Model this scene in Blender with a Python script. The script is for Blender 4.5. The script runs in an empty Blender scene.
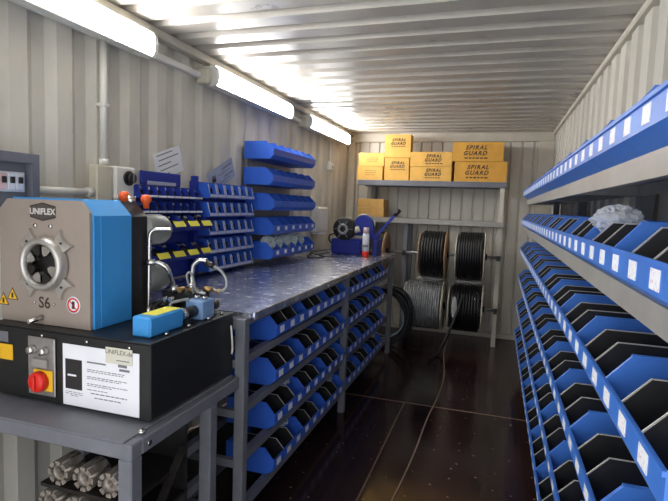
import bpy, math, random
from mathutils import Vector, Matrix
random.seed(7)
PI = math.pi
S = bpy.context.scene
C = S.collection

# ------------------------------------------------------------------ camera
def make_camera():
    yaw, pitch, roll = math.radians(-17.67), math.radians(-5.07), math.radians(2.02)
    f = Vector((math.sin(yaw)*math.cos(pitch), math.cos(yaw)*math.cos(pitch), math.sin(pitch)))
    r0 = Vector((math.cos(yaw), -math.sin(yaw), 0)); u0 = r0.cross(f)
    r = math.cos(roll)*r0 + math.sin(roll)*u0
    u = -math.sin(roll)*r0 + math.cos(roll)*u0
    cd = bpy.data.cameras.new('camera'); cd.sensor_width = 36; cd.lens = 36*505/668; cd.clip_start = .02
    co = bpy.data.objects.new('camera', cd); C.objects.link(co)
    M = Matrix(((r.x, u.x, -f.x, 1.7916), (r.y, u.y, -f.y, 0.0), (r.z, u.z, -f.z, 1.4803), (0, 0, 0, 1)))
    co.matrix_world = M
    S.camera = co
make_camera()

# ------------------------------------------------------------------ world and exposure
w = bpy.data.worlds.new('world'); S.world = w; w.use_nodes = True
bg = w.node_tree.nodes['Background']
bg.inputs[0].default_value = (.95, .97, 1, 1); bg.inputs[1].default_value = 2.1
TUBE_STRENGTH = 44.0
S.view_settings.view_transform = 'Standard'; S.view_settings.look = 'None'
S.view_settings.exposure = 0.12; S.view_settings.gamma = 1.0
S.view_settings.use_curve_mapping = False
S.cycles.diffuse_bounces = 10; S.cycles.max_bounces = 16

# ------------------------------------------------------------------ materials
MATS = {}
def mat(name, col, rough=.5, metal=0, var=.0, scale=8, bump=0, bscale=60, emit=0, alpha=1, trans=0, spec=.5, coat=0, stretch=None, col2=None, ior=1.45):
    if name in MATS: return MATS[name]
    m = bpy.data.materials.new(name); m.use_nodes = True
    nt = m.node_tree; n = nt.nodes; L = nt.links
    b = n['Principled BSDF']
    b.inputs['Base Color'].default_value = (*col, 1); b.inputs['Roughness'].default_value = rough
    b.inputs['Metallic'].default_value = metal; b.inputs['IOR'].default_value = ior
    b.inputs['Specular IOR Level'].default_value = spec
    if coat: b.inputs['Coat Weight'].default_value = coat
    if trans: b.inputs['Transmission Weight'].default_value = trans
    if alpha < 1: b.inputs['Alpha'].default_value = alpha
    if emit:
        b.inputs['Emission Color'].default_value = (*col, 1); b.inputs['Emission Strength'].default_value = emit
    if var or bump:
        tc = n.new('ShaderNodeTexCoord'); mp = n.new('ShaderNodeMapping')
        L.new(tc.outputs['Object'], mp.inputs[0])
        if stretch: mp.inputs['Scale'].default_value = stretch
    if var:
        nz = n.new('ShaderNodeTexNoise'); nz.inputs['Scale'].default_value = scale; nz.inputs['Detail'].default_value = 6
        nz.inputs['Roughness'].default_value = .65
        L.new(mp.outputs[0], nz.inputs['Vector'])
        cr = n.new('ShaderNodeValToRGB'); e = cr.color_ramp.elements
        a = col2 if col2 else tuple(c*(1-var) for c in col)
        e[0].position = .35; e[0].color = (*a, 1); e[1].position = .65; e[1].color = (*[min(1, c*(1+var*.35)) for c in col], 1)
        L.new(nz.outputs['Fac'], cr.inputs[0]); L.new(cr.outputs[0], b.inputs['Base Color'])
        mr = n.new('ShaderNodeMapRange'); mr.inputs['To Min'].default_value = max(.03, rough-.1); mr.inputs['To Max'].default_value = min(1, rough+.1)
        L.new(nz.outputs['Fac'], mr.inputs['Value']); L.new(mr.outputs[0], b.inputs['Roughness'])
    if bump:
        nb = n.new('ShaderNodeTexNoise'); nb.inputs['Scale'].default_value = bscale; nb.inputs['Detail'].default_value = 3
        L.new(mp.outputs[0], nb.inputs['Vector'])
        bp = n.new('ShaderNodeBump'); bp.inputs['Strength'].default_value = bump; bp.inputs['Distance'].default_value = .01
        L.new(nb.outputs['Fac'], bp.inputs['Height']); L.new(bp.outputs[0], b.inputs['Normal'])
    MATS[name] = m
    return m

def floor_material():
    m = mat('dark_plywood', (.030, .015, .014), .15, var=.45, scale=3, bump=.05, bscale=25, stretch=(1, .35, 1))
    nt = m.node_tree; n = nt.nodes; L = nt.links; b = n['Principled BSDF']
    tc = n.new('ShaderNodeTexCoord'); v = n.new('ShaderNodeTexVoronoi'); v.voronoi_dimensions = '2D'; v.inputs['Scale'].default_value = 9
    L.new(tc.outputs['Object'], v.inputs['Vector'])
    r = n.new('ShaderNodeValToRGB'); r.color_ramp.elements[0].position = .0; r.color_ramp.elements[0].color = (1, 1, 1, 1)
    r.color_ramp.elements[1].position = .065; r.color_ramp.elements[1].color = (0, 0, 0, 1)
    L.new(v.outputs['Distance'], r.inputs[0])
    sep = n.new('ShaderNodeSeparateColor'); L.new(v.outputs['Color'], sep.inputs[0])
    th = n.new('ShaderNodeMath'); th.operation = 'GREATER_THAN'; th.inputs[1].default_value = .55; L.new(sep.outputs[0], th.inputs[0])
    mu = n.new('ShaderNodeMath'); mu.operation = 'MULTIPLY'; L.new(r.outputs[0], mu.inputs[0]); L.new(th.outputs[0], mu.inputs[1])
    mx = n.new('ShaderNodeMix'); mx.data_type = 'RGBA'
    src = b.inputs['Base Color'].links[0].from_socket
    L.new(mu.outputs[0], mx.inputs[0]); L.new(src, mx.inputs[6]); mx.inputs[7].default_value = (.34, .26, .21, 1)
    L.new(mx.outputs[2], b.inputs['Base Color'])
    return m

M_WALL = mat('container_paint', (.61, .58, .51), .42, var=.16, scale=2.5, bump=.05, bscale=6, stretch=(1, 1, .3))
M_CEIL = mat('roof_paint', (.50, .465, .41), .3, var=.18, scale=2, bump=.05, bscale=5)
M_TRIM = mat('rail_paint', (.60, .56, .47), .45, var=.12, scale=5)
M_FLOOR = floor_material()
M_SEAM = mat('floor_seam', (.24, .16, .11), .8, var=.3, scale=40)
M_BIN = mat('blue_bin_plastic', (.06, .20, .66), .36, var=.10, scale=6)
M_BIN2 = mat('deep_blue_bin_plastic', (.035, .13, .62), .36, var=.12, scale=6)
M_BLACK = mat('black_divider_plastic', (.016, .016, .017), .5, var=.2, scale=30)
M_EDGE = mat('pale_edge_plastic', (.46, .44, .40), .4)
M_STEEL = mat('grey_frame_paint', (.165, .17, .195), .42, var=.18, scale=7, bump=.04, bscale=40)
M_RACK = mat('light_grey_rack_paint', (.34, .325, .30), .4, var=.18, scale=6)
M_TOP = mat('galvanised_sheet', (.64, .67, .77), .25, metal=.9, var=.5, scale=17, bump=.05, bscale=14)  # mottled colour and blue tint stand in for streaky reflections
M_CARD = mat('yellow_cardboard', (.76, .43, .10), .75, var=.14, scale=10)
M_CARD2 = mat('faded_cardboard', (.56, .33, .10), .8, var=.14, scale=10)
M_INK = mat('black_ink', (.045, .03, .02), .7)
M_PRINT = mat('grey_print', (.18, .18, .2), .7)
M_PAPER = mat('white_paper', (.80, .80, .84), .6, var=.04, scale=9)
M_WHITE = mat('white_plastic', (.74, .73, .68), .4, var=.06, scale=9)
M_BEIGE = mat('beige_plastic', (.60, .56, .45), .45, var=.06, scale=9)
M_FACE = mat('machine_front_grey', (.33, .275, .235), .42, metal=.1, var=.08, scale=5)
M_MBLUE = mat('machine_blue_paint', (.045, .29, .68), .35, var=.07, scale=5)
M_MBLACK = mat('machine_black_paint', (.012, .012, .013), .42, var=.25, scale=30, bump=.12, bscale=300)
M_SATIN = mat('satin_steel', (.56, .53, .50), .36, metal=.75, var=.15, scale=14)
M_DIE = mat('worn_die_steel', (.33, .29, .25), .45, metal=.5, var=.5, scale=45)
M_CHROME = mat('machined_steel', (.66, .64, .62), .25, metal=1, var=.12, scale=20)
M_DARKST = mat('dark_oiled_steel', (.05, .045, .042), .35, metal=.7, var=.4, scale=25)
M_RED = mat('red_plastic', (.66, .02, .012), .3)
M_ORANGE = mat('orange_plastic', (.72, .10, .02), .35)
M_YEL = mat('yellow_plastic', (.80, .46, .02), .45)
M_LIME = mat('yellow_label_card', (.72, .66, .06), .5)
M_RUBBER = mat('black_rubber_hose', (.010, .010, .011), .38, var=.3, scale=20)
M_CLEAR = mat('clear_grey_hose', (.30, .31, .31), .14, var=.4, scale=9, coat=.8)
M_FLANGE = mat('spool_cardboard', (.42, .27, .16), .8, var=.2, scale=14)
M_FLRIM = mat('spool_pale_fibre', (.60, .55, .46), .75, var=.15, scale=14)
M_DBOX = mat('grey_plastic', (.16, .16, .185), .45, var=.1, scale=12)
M_TUBE = mat('lit_diffuser', (1, 1, 1), .4, emit=TUBE_STRENGTH)
M_NAVY = mat('navy_machine_paint', (.012, .025, .27), .4, var=.12, scale=9)
M_BOARD = mat('blue_louvre_board', (.010, .030, .30), .42, var=.12, scale=9)
M_PALE = mat('pale_blue_plastic', (.46, .50, .66), .35, var=.15, scale=30)
M_BAG = mat('clear_polythene', (.80, .84, .90), .12, alpha=.42, coat=.5)
M_FIT = mat('zinc_fittings', (.55, .55, .53), .3, metal=.9, var=.45, scale=60)
M_GALV = mat('galvanised_tube', (.36, .37, .38), .38, metal=.6, var=.2, scale=18)
M_POSTER = mat('pale_blue_poster', (.33, .37, .50), .5, var=.15, scale=12)
M_TBLUE = mat('light_blue_hose_mark', (.30, .47, .62), .4)

# ------------------------------------------------------------------ mesh helpers
class MB:
    def __init__(s): s.v = []; s.f = []; s.sm = []
    def add(s, vs, fs, smooth=False):
        o = len(s.v); s.v += [tuple(v) for v in vs]; s.f += [tuple(i+o for i in f) for f in fs]; s.sm += [smooth]*len(fs); return s
    def box(s, x0, x1, y0, y1, z0, z1, bev=0):
        if bev:
            b = min(bev, abs(x1-x0)*.45, abs(y1-y0)*.45, abs(z1-z0)*.45)
            # chamfered box: 24 verts
            vs = []; 
            xs, ys, zs = (x0, x1), (y0, y1), (z0, z1); idx = {}
            for i in (0, 1):
                for j in (0, 1):
                    for k in (0, 1):
                        sx, sy, sz = (1-2*i)*b, (1-2*j)*b, (1-2*k)*b
                        idx[i, j, k, 'x'] = len(vs); vs.append((xs[i], ys[j]+sy, zs[k]+sz))
                        idx[i, j, k, 'y'] = len(vs); vs.append((xs[i]+sx, ys[j], zs[k]+sz))
                        idx[i, j, k, 'z'] = len(vs); vs.append((xs[i]+sx, ys[j]+sy, zs[k]))
            g = lambda i, j, k, a: idx[i, j, k, a]
            fs = []
            for i in (0, 1):
                q = [g(i, 0, 0, 'x'), g(i, 1, 0, 'x'), g(i, 1, 1, 'x'), g(i, 0, 1, 'x')]; fs.append(q if i else q[::-1])
                q = [g(0, i, 0, 'y'), g(1, i, 0, 'y'), g(1, i, 1, 'y'), g(0, i, 1, 'y')]; fs.append(q[::-1] if i else q)
                q = [g(0, 0, i, 'z'), g(1, 0, i, 'z'), g(1, 1, i, 'z'), g(0, 1, i, 'z')]; fs.append(q if i else q[::-1])
            for a in (0, 1):
                for c in (0, 1):
                    fs.append([g(a, c, 0, 'x'), g(a, c, 1, 'x'), g(a, c, 1, 'y'), g(a, c, 0, 'y')])
                    fs.append([g(a, 0, c, 'x'), g(a, 1, c, 'x'), g(a, 1, c, 'z'), g(a, 0, c, 'z')])
                    fs.append([g(0, a, c, 'y'), g(1, a, c, 'y'), g(1, a, c, 'z'), g(0, a, c, 'z')])
                    for k in (0, 1):
                        fs.append([g(a, c, k, 'x'), g(a, c, k, 'y'), g(a, c, k, 'z')])
            # orient outwards
            cen = Vector(((x0+x1)/2, (y0+y1)/2, (z0+z1)/2)); out = []
            for f in fs:
                p = [Vector(vs[i]) for i in f]; nn = (p[1]-p[0]).cross(p[2]-p[0]); mid = sum(p, Vector())/len(p)
                out.append(f if nn.dot(mid-cen) >= 0 else f[::-1])
            return s.add(vs, out)
        vs = [(x0, y0, z0), (x1, y0, z0), (x1, y1, z0), (x0, y1, z0), (x0, y0, z1), (x1, y0, z1), (x1, y1, z1), (x0, y1, z1)]
        return s.add(vs, [(0, 3, 2, 1), (4, 5, 6, 7), (0, 1, 5, 4), (1, 2, 6, 5), (2, 3, 7, 6), (3, 0, 4, 7)])
    def beam(s, a, b, w, h=None, up=(0, 0, 1)):
        a, b = Vector(a), Vector(b); h = h or w; d = (b-a).normalized(); up = Vector(up)
        if abs(d.dot(up)) > .98: up = Vector((0, 1, 0))
        x = d.cross(up).normalized(); u = x.cross(d).normalized()
        vs = []
        for p in (a, b):
            for sx, sy in ((-1, -1), (1, -1), (1, 1), (-1, 1)): vs.append(p + x*sx*w/2 + u*sy*h/2)
        return s.add(vs, [(3, 2, 1, 0), (4, 5, 6, 7), (0, 1, 5, 4), (1, 2, 6, 5), (2, 3, 7, 6), (3, 0, 4, 7)])
    def prism(s, poly, axis, a, b, smooth=False):
        """poly: 2D points; extruded along axis ('x','y','z') from a to b."""
        n = len(poly)
        def P(p, t):
            return (t, p[0], p[1]) if axis == 'x' else (p[0], t, p[1]) if axis == 'y' else (p[0], p[1], t)
        vs = [P(p, a) for p in poly]+[P(p, b) for p in poly]
        fs = [tuple(range(n)), tuple(range(2*n-1, n-1, -1))]+[(i, i+n, (i+1) % n+n, (i+1) % n) for i in range(n)]
        p = [Vector(vs[i]) for i in fs[0]]; nn = Vector()
        for i in range(n): nn += p[i].cross(p[(i+1) % n])
        dirv = Vector(P((0, 0), b-a))
        if nn.dot(dirv) > 0: fs = [f[::-1] for f in fs]
        return s.add(vs, fs, smooth)
    def lathe(s, prof, c=(0, 0, 0), axis='z', n=24, smooth=True, closed=False):
        """prof: (r, t) pairs along axis."""
        vs = []; m = len(prof)
        for k in range(n):
            a = 2*PI*k/n; ca, sa = math.cos(a), math.sin(a)
            for r, t in prof:
                p = (t, r*ca, r*sa) if axis == 'x' else (r*sa, t, r*ca) if axis == 'y' else (r*ca, r*sa, t)
                vs.append((p[0]+c[0], p[1]+c[1], p[2]+c[2]))
        fs = []
        for k in range(n):
            k2 = (k+1) % n
            for i in range(m if closed else m-1):
                j = (i+1) % m
                fs.append((k*m+i, k2*m+i, k2*m+j, k*m+j))
        if not closed:
            fs.append(tuple(k*m for k in range(n))[::-1]); fs.append(tuple(k*m+m-1 for k in range(n)))
        return s.add(vs, fs, smooth)
    def cyl(s, a, b, r, n=16, r2=None):
        a, b = Vector(a), Vector(b); d = (b-a).normalized()
        u = Vector((0, 0, 1)) if abs(d.z) < .9 else Vector((1, 0, 0))
        x = d.cross(u).normalized(); y = d.cross(x); r2 = r if r2 is None else r2
        vs = [a+(x*math.cos(2*PI*k/n)+y*math.sin(2*PI*k/n))*r for k in range(n)]+[b+(x*math.cos(2*PI*k/n)+y*math.sin(2*PI*k/n))*r2 for k in range(n)]
        o = len(s.v); s.add(vs, [(k, (k+1) % n, (k+1) % n+n, k+n) for k in range(n)], True)
        s.f += [tuple(o+k for k in range(n))[::-1], tuple(o+n+k for k in range(n))]; s.sm += [False, False]
        return s
    def tube(s, pts, r, n=8, closed=False):
        pts = [Vector(p) for p in pts]; m = len(pts); vs = []; prev = None
        for i, p in enumerate(pts):
            if closed: d = pts[(i+1) % m]-pts[i-1]
            else: d = pts[min(i+1, m-1)]-pts[max(i-1, 0)]
            d.normalize()
            if prev is None:
                u = Vector((0, 0, 1)) if abs(d.z) < .9 else Vector((1, 0, 0))
                x = d.cross(u).normalized()
            else:
                x = (prev - d*prev.dot(d)).normalized()
            prev = x; y = d.cross(x)
            for k in range(n): vs.append(p+(x*math.cos(2*PI*k/n)+y*math.sin(2*PI*k/n))*r)
        fs = []
        for i in range(m if closed else m-1):
            j = (i+1) % m
            for k in range(n): fs.append((i*n+k, i*n+(k+1) % n, j*n+(k+1) % n, j*n+k))
        o = len(s.v); s.add(vs, fs, True)
        if not closed:
            s.f += [tuple(o+k for k in range(n))[::-1], tuple(o+(m-1)*n+k for k in range(n))]; s.sm += [False, False]
        return s
    def xform(s, M):
        s.v = [tuple(M @ Vector(v)) for v in s.v]; return s
    def build(s, name, m, parent=None, recalc=False):
        me = bpy.data.meshes.new(name)
        off = Vector()
        p = parent
        while p is not None: off += p.location; p = p.parent
        me.from_pydata([tuple(Vector(v)-off) for v in s.v], [], s.f)
        me.polygons.foreach_set('use_smooth', s.sm)
        me.materials.append(m); me.update()
        if recalc:
            import bmesh
            b = bmesh.new(); b.from_mesh(me); bmesh.ops.recalc_face_normals(b, faces=b.faces); b.to_mesh(me); b.free()
        o = bpy.data.objects.new(name, me); C.objects.link(o)
        if parent: o.parent = parent
        return o

def B(*a, **k): return MB().box(*a, **k)
def smooth_path(pts, per=6, closed=False):
    """Catmull-Rom through pts."""
    P = [Vector(p) for p in pts]; n = len(P); out = []
    for i in range(n if closed else n-1):
        if closed: a, b, c, d = P[i-1], P[i], P[(i+1) % n], P[(i+2) % n]
        else: a, b, c, d = P[max(i-1, 0)], P[i], P[i+1], P[min(i+2, n-1)]
        for k in range(per):
            t = k/per
            out.append(.5*((2*b)+(c-a)*t+(2*a-5*b+4*c-d)*t*t+(3*b-a-3*c+d)*t**3))
    if not closed: out.append(P[-1])
    return out

def tag(o, label, cat, group=None):
    o['label'] = label; o['category'] = cat
    if group: o['group'] = group
    return o
def thing(name, label, cat, loc=(0, 0, 0), group=None):
    o = bpy.data.objects.new(name, None); C.objects.link(o); o.location = loc; o.empty_display_size = .05
    return tag(o, label, cat, group)
def struct(o):
    o['kind'] = 'structure'; return o
def copy_tree(o, parent=None):
    c = o.copy(); C.objects.link(c); c.parent = parent
    for ch in list(o.children): copy_tree(ch, c)
    return c
TXT = {}
def text_mb(s, size, shear=0, bold=0, space=1.0):
    cu = bpy.data.curves.new('lettering', 'FONT'); cu.body = s; cu.size = size; cu.shear = shear
    cu.align_x = 'CENTER'; cu.align_y = 'CENTER'; cu.offset = bold; cu.space_character = space; cu.resolution_u = 3
    o = bpy.data.objects.new('lettering', cu); C.objects.link(o)
    dg = bpy.context.evaluated_depsgraph_get(); me = bpy.data.meshes.new_from_object(o.evaluated_get(dg))
    mb = MB(); mb.add([tuple(v.co) for v in me.vertices], [tuple(p.vertices) for p in me.polygons])
    C.objects.unlink(o); bpy.data.objects.remove(o); bpy.data.meshes.remove(me); bpy.data.curves.remove(cu)
    return mb
def face_y(mb, x, y, z, rot=0):      # lettering on a face that looks towards -y
    return mb.xform(Matrix.Translation((x, y, z)) @ Matrix.Rotation(PI/2, 4, 'X') @ Matrix.Rotation(rot, 4, 'Z'))
def face_x(mb, x, y, z, rot=0):      # lettering on a face that looks towards +x
    return mb.xform(Matrix.Translation((x, y, z)) @ Matrix.Rotation(PI/2, 4, 'Z') @ Matrix.Rotation(PI/2, 4, 'X') @ Matrix.Rotation(rot, 4, 'Z'))
ORD = ['first', 'second', 'third', 'fourth', 'fifth', 'sixth', 'seventh', 'eighth', 'ninth', 'tenth', 'eleventh', 'twelfth']

# ------------------------------------------------------------------ the container
YB = 6.14; Y0 = -.08; W = 2.35; H = 2.39
def corrugation(a, b, pitch, depth, phase=0, fl=.34, sl=.16):
    """(t, d) outline: crest at d=0, trough at d=depth."""
    pts = [(a, 0)]; t = a+phase-pitch
    segs = [(0, 0), (fl, 0), (fl+sl, 1), (1-sl, 1)]
    while t < b:
        for u, d in segs:
            q = t+u*pitch
            if a < q < b: pts.append((q, d*depth))
        t += pitch
    pts.append((b, 0)); return pts
def sheet(pts, place, z0, z1, th=.003):
    """corrugated sheet: place(t, d, z) -> point"""
    mb = MB(); n = len(pts)
    vs = [place(t, d, z0) for t, d in pts]+[place(t, d, z1) for t, d in pts]+[place(t, d+th, z0) for t, d in pts]+[place(t, d+th, z1) for t, d in pts]
    fs = []
    for i in range(n-1):
        fs.append((i, i+1, n+i+1, n+i)); fs.append((2*n+i+1, 2*n+i, 3*n+i, 3*n+i+1))
        fs.append((i+1, i, 2*n+i, 2*n+i+1)); fs.append((n+i, n+i+1, 3*n+i+1, 3*n+i))
    fs.append((0, n, 3*n, 2*n)); fs.append((n-1, 3*n-1, 4*n-1, 2*n-1))
    return mb.add(vs, fs)
struct(sheet(corrugation(Y0, YB, .22, .026, .03, .36, .18), lambda t, d, z: (-d, t, z), 0, 2.40).build('wall_left', M_WALL, recalc=True))
struct(sheet(corrugation(Y0, YB, .22, .036, .1, .55, .05), lambda t, d, z: (W+d, t, z), 0, 2.40).build('wall_right', M_WALL, recalc=True))
struct(sheet(corrugation(0, W, .126, .02, .02, .80, .05), lambda t, d, z: (t, YB+d, z), 0, 2.40).build('wall_back', M_WALL, recalc=True))
struct(sheet(corrugation(Y0, YB, .20, .026, -.03, .56, .075), lambda t, d, z: (z, t, 2.372+d), -.05, W+.05).build('ceiling', M_CEIL, recalc=True))
fl = struct(B(-.05, W+.05, Y0, YB+.05, -.06, -.004).build('floor', M_SEAM))
seams_y = [Y0, 1.35, 3.75, YB]; seams_x = [0, 1.205, W]
for j in range(3):
    xs_ = seams_x if j < 2 else [0, W]
    for i in range(len(xs_)-1):
        B(xs_[i]+.0045, xs_[i+1]-.0045, seams_y[j]+.0055, seams_y[j+1]-.0055, -.0039, 0, bev=.0015).build('floor_panel', M_FLOOR, fl)
    if j < 2:
        B(.002, W-.002, seams_y[j+1]-.0053, seams_y[j+1]+.0053, -.0039, .0012).build('seam_filler', M_SEAM, fl)
        B(1.205-.004, 1.205+.004, seams_y[j]+.006, seams_y[j+1]-.006, -.0039, .0008).build('seam_filler', M_SEAM, fl)
struct(B(-.01, .055, Y0, YB, 2.325, 2.372, bev=.006).build('trim_1', M_TRIM))
struct(B(W-.028, W+.05, Y0, YB, 2.338, 2.372, bev=.008).build('trim_2', M_TRIM))
struct(B(0, W, YB-.05, YB+.005, 2.27, 2.372, bev=.006).build('trim_3', M_TRIM))
struct(B(-.004, .09, YB-.075, YB, 0, 2.27, bev=.006).build('trim_4', M_TRIM))
struct(B(W-.16, W+.004, YB-.06, YB, 0, 2.27, bev=.006).build('trim_5', M_TRIM))
struct(B(.09, W-.16, YB-.03, YB+.005, 0, .06, bev=.006).build('trim_6', M_TRIM))

# ------------------------------------------------------------------ tube lights along the left wall
def tube_light(y0, y1, label):
    t = thing('tube_light', label, 'light', (.03, (y0+y1)/2, 2.26), 'tube lights along the wall')
    hs = MB(); hs.box(.0, .062, y0, y1, 2.20, 2.312, bev=.006)
    hs.box(.062, .100, y0, y1, 2.189, 2.195); hs.box(.062, .100, y0, y1, 2.309, 2.315); hs.box(.058, .064, y0, y1, 2.187, 2.317)  # flanges added to keep the tube's light off wall and roof
    hs.build('housing', M_WHITE, t)
    prof = [(.0645, 2.2), (.092, 2.198), (.108, 2.215), (.113, 2.255), (.108, 2.292), (.092, 2.304), (.0645, 2.304)]
    MB().prism(prof, 'y', y0+.02, y1-.02).build('diffuser', M_TUBE, t, recalc=True)
    for a in (y0-.004, y1-.02):
        MB().prism([(.065, 2.196), (.094, 2.194), (.111, 2.212), (.116, 2.255), (.111, 2.296), (.094, 2.307), (.065, 2.307)], 'y', a, a+.024).build('end_cap', M_WHITE, t, recalc=True)
tube_light(.98, 2.22, 'lit white tube light nearest the doorway, above the blue crimping machine')
tube_light(2.80, 4.02, 'lit white tube light in the middle of the row of three')
tube_light(4.46, 5.76, 'lit white tube light nearest the back wall')
def simple(name, mb, m, label, cat, group=None, recalc=False):
    return tag(mb.build(name, m, None, recalc), label, cat, group)
simple('conduit_trunking', B(.0, .03, 2.23, 2.745, 2.225, 2.26, bev=.004), M_WHITE, 'white cable trunking between the first and second tube lights', 'trunking')
simple('conduit_trunking', B(.0, .03, 4.03, 4.40, 2.225, 2.26, bev=.004), M_WHITE, 'white cable trunking between the second and third tube lights', 'trunking')
for y, lb in ((2.77, 'small beige junction box at the start of the middle tube light'), (4.43, 'small beige junction box at the start of the far tube light')):
    j = thing('junction_box', lb, 'junction box', (0, y, 2.2))
    B(0, .075, y-.024, y+.024, 2.195, 2.285, bev=.006).build('housing', M_BEIGE, j)
    B(.0755, .08, y-.018, y+.018, 2.205, 2.275, bev=.003).build('lid', M_BEIGE, j)
cd = thing('conduit_pipe', 'white vertical conduit pipe dropping from the near tube light to the switch box', 'conduit', (.02, 1.95, 1.63))
MB().cyl((.025, 1.945, 1.632), (.025, 1.945, 2.20), .016).build('pipe', M_WHITE, cd)
B(0, .045, 1.925, 1.965, 1.9, 1.915, bev=.003).build('clip', M_WHITE, cd)
MB().cyl((.025, 1.945, 1.634), (.025, 1.945, 1.66), .021).build('collar', M_WHITE, cd)
cd = thing('conduit_pipe', 'white horizontal conduit pipe between the breaker box and the switch box', 'conduit', (.02, 1.7, 1.5))
MB().cyl((.025, 1.535, 1.502), (.025, 1.87, 1.502), .016).build('pipe', M_WHITE, cd)
MB().cyl((.025, 1.835, 1.502), (.025, 1.872, 1.502), .021).build('collar', M_WHITE, cd)
cd = thing('conduit_pipe', 'thin white conduit pipe running up the wall at the edge of the breaker box', 'conduit', (.02, 1.395, 1.66))
MB().cyl((.02, 1.40, 1.66), (.02, 1.40, 2.19), .014).build('pipe', M_WHITE, cd)
MB().cyl((.02, 1.40, 1.66), (.02, 1.40, 1.69), .019).build('collar', M_WHITE, cd)
cd = thing('conduit_pipe', 'thin white conduit pipe under the farthest tube light', 'conduit', (.02, 5.29, 1.95))
MB().cyl((.02, 5.29, 1.945), (.02, 5.29, 2.19), .011).build('pipe', M_WHITE, cd)
MB().cyl((.02, 5.29, 1.945), (.02, 5.29, 1.965), .015).build('collar', M_WHITE, cd)
sk = thing('wall_socket', 'small white wall socket below the farthest tube light', 'socket', (0, 5.3, 1.86))
B(0, .05, 5.23, 5.36, 1.86, 1.944, bev=.008).build('housing', M_WHITE, sk)
B(.051, .054, 5.25, 5.34, 1.875, 1.93, bev=.001).build('faceplate', M_WHITE, sk)
MB().cyl((.054, 5.295, 1.9), (.058, 5.295, 1.9), .016).build('outlet', M_DBOX, sk)
# switch box
sw = thing('isolator_switch', 'beige wall isolator switch with black rotary knob above the machine', 'switch', (0, 2.0, 1.47))
B(0, .05, 1.875, 1.975, 1.45, 1.63, bev=.006).build('side_box', M_BEIGE, sw)
B(0, .065, 1.98, 2.12, 1.47, 1.632, bev=.008).build('housing', M_WHITE, sw)
MB().cyl((.066, 2.065, 1.578), (.072, 2.065, 1.578), .036, 24).build('dial_plate', M_BLACK, sw)
kn = MB().cyl((.072, 2.065, 1.578), (.095, 2.065, 1.578), .024, 20).build('knob', M_BLACK, sw)
B(.095, .1, 2.061, 2.069, 1.558, 1.6).build('knob_ridge', M_DBOX, kn)
# breaker box
db = thing('breaker_box', 'grey wall breaker box with a window showing red and black switches', 'breaker box', (0, 1.3, 1.42))
fr = MB(); BQ0, BQ1, BH0, BH1 = 1.12, 1.53, 1.37, 1.63
fr.box(0, .012, BQ0, BQ1, BH0, BH1); fr.box(.012, .079, BQ0, BQ0+.02, BH0, BH1); fr.box(.012, .079, BQ1-.02, BQ1, BH0, BH1)
fr.box(.012, .079, BQ0+.02, BQ1-.02, BH1-.02, BH1); fr.box(.012, .079, BQ0+.02, BQ1-.02, BH0, BH0+.02)
fr.build('housing', M_DBOX, db)
ld = MB(); ld.box(.080, .090, BQ0-.006, BQ1+.006, BH1-.03, BH1+.006); ld.box(.080, .090, BQ1-.026, BQ1+.006, BH0+.03, BH1-.03)
ld.box(.080, .090, BQ0-.006, BQ0+.026, BH0+.03, BH1-.03); ld.box(.080, .090, BQ0-.006, BQ1+.006, BH0-.006, BH0+.03)
ld.build('door_frame', M_DBOX, db)
B(.0125, .05, BQ0+.02, BQ1-.02, BH0+.02, BH1-.02).build('panel', mat('mid_grey_plastic', (.15, .15, .165), .5), db)
B(.0505, .056, BQ0+.022, BQ1-.03, 1.49, 1.565, bev=.002).build('breaker_strip', M_PAPER, db)
for k in range(10):
    y = 1.15+k*.034; pink = k < 8
    b_ = B(.0562, .066, y, y+.03, 1.497, 1.558, bev=.002).build('breaker', M_PAPER if not pink else mat('pink_breaker', (.72, .50, .50), .5), db)
    B(.0662, .074, y+.006, y+.024, 1.522, 1.546, bev=.002).build('toggle', M_BLACK if k > 6 else M_RED, b_)

# ------------------------------------------------------------------ papers on the wall
def wall_paper(name, label, y, z, wd, ht, rot, m, lines, x=.004):
    t = thing(name, label, 'paper', (x, y, z))
    c, s_ = math.cos(rot), math.sin(rot)
    def q(a, b): return (y+a*c-b*s_, z+a*s_+b*c)
    MB().prism([q(-wd/2, -ht/2), q(wd/2, -ht/2), q(wd/2, ht/2), q(-wd/2, ht/2)], 'x', x-.001, x+.0005).build('sheet', m, t, recalc=True)
    for (a, b, l, h, mm) in lines:
        MB().prism([q(a, b), q(a+l, b), q(a+l, b+h), q(a, b+h)], 'x', x+.0008, x+.0012).build('print_line', mm, t, recalc=True)
    return t
L1 = [(-.10+.012*(k % 2), .055-.028*k, [.15, .19, .12, .17, .09][k], .006, M_PRINT) for k in range(5)]
wall_paper('notice_sheet', 'crumpled white paper sheet stuck tilted on the wall above the blue board', 2.47, 1.69, .25, .15, .33, M_PAPER, L1)
L2 = [(-.13, -.015, .05, .03, M_INK), (-.125, .02, .045, .008, M_INK), (-.13, -.045, .06, .012, M_INK), (.02, .03, .13, .010, M_PRINT), (-.04, .005, .17, .006, M_PRINT), (.03, -.025, .12, .010, M_PRINT), (-.04, -.045, .15, .006, M_PRINT)]
wall_paper('logo_sheet', 'pale blue sheet with bold black marks stuck tilted on the wall', 3.05, 1.66, .34, .14, .42, M_POSTER, L2)

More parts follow.
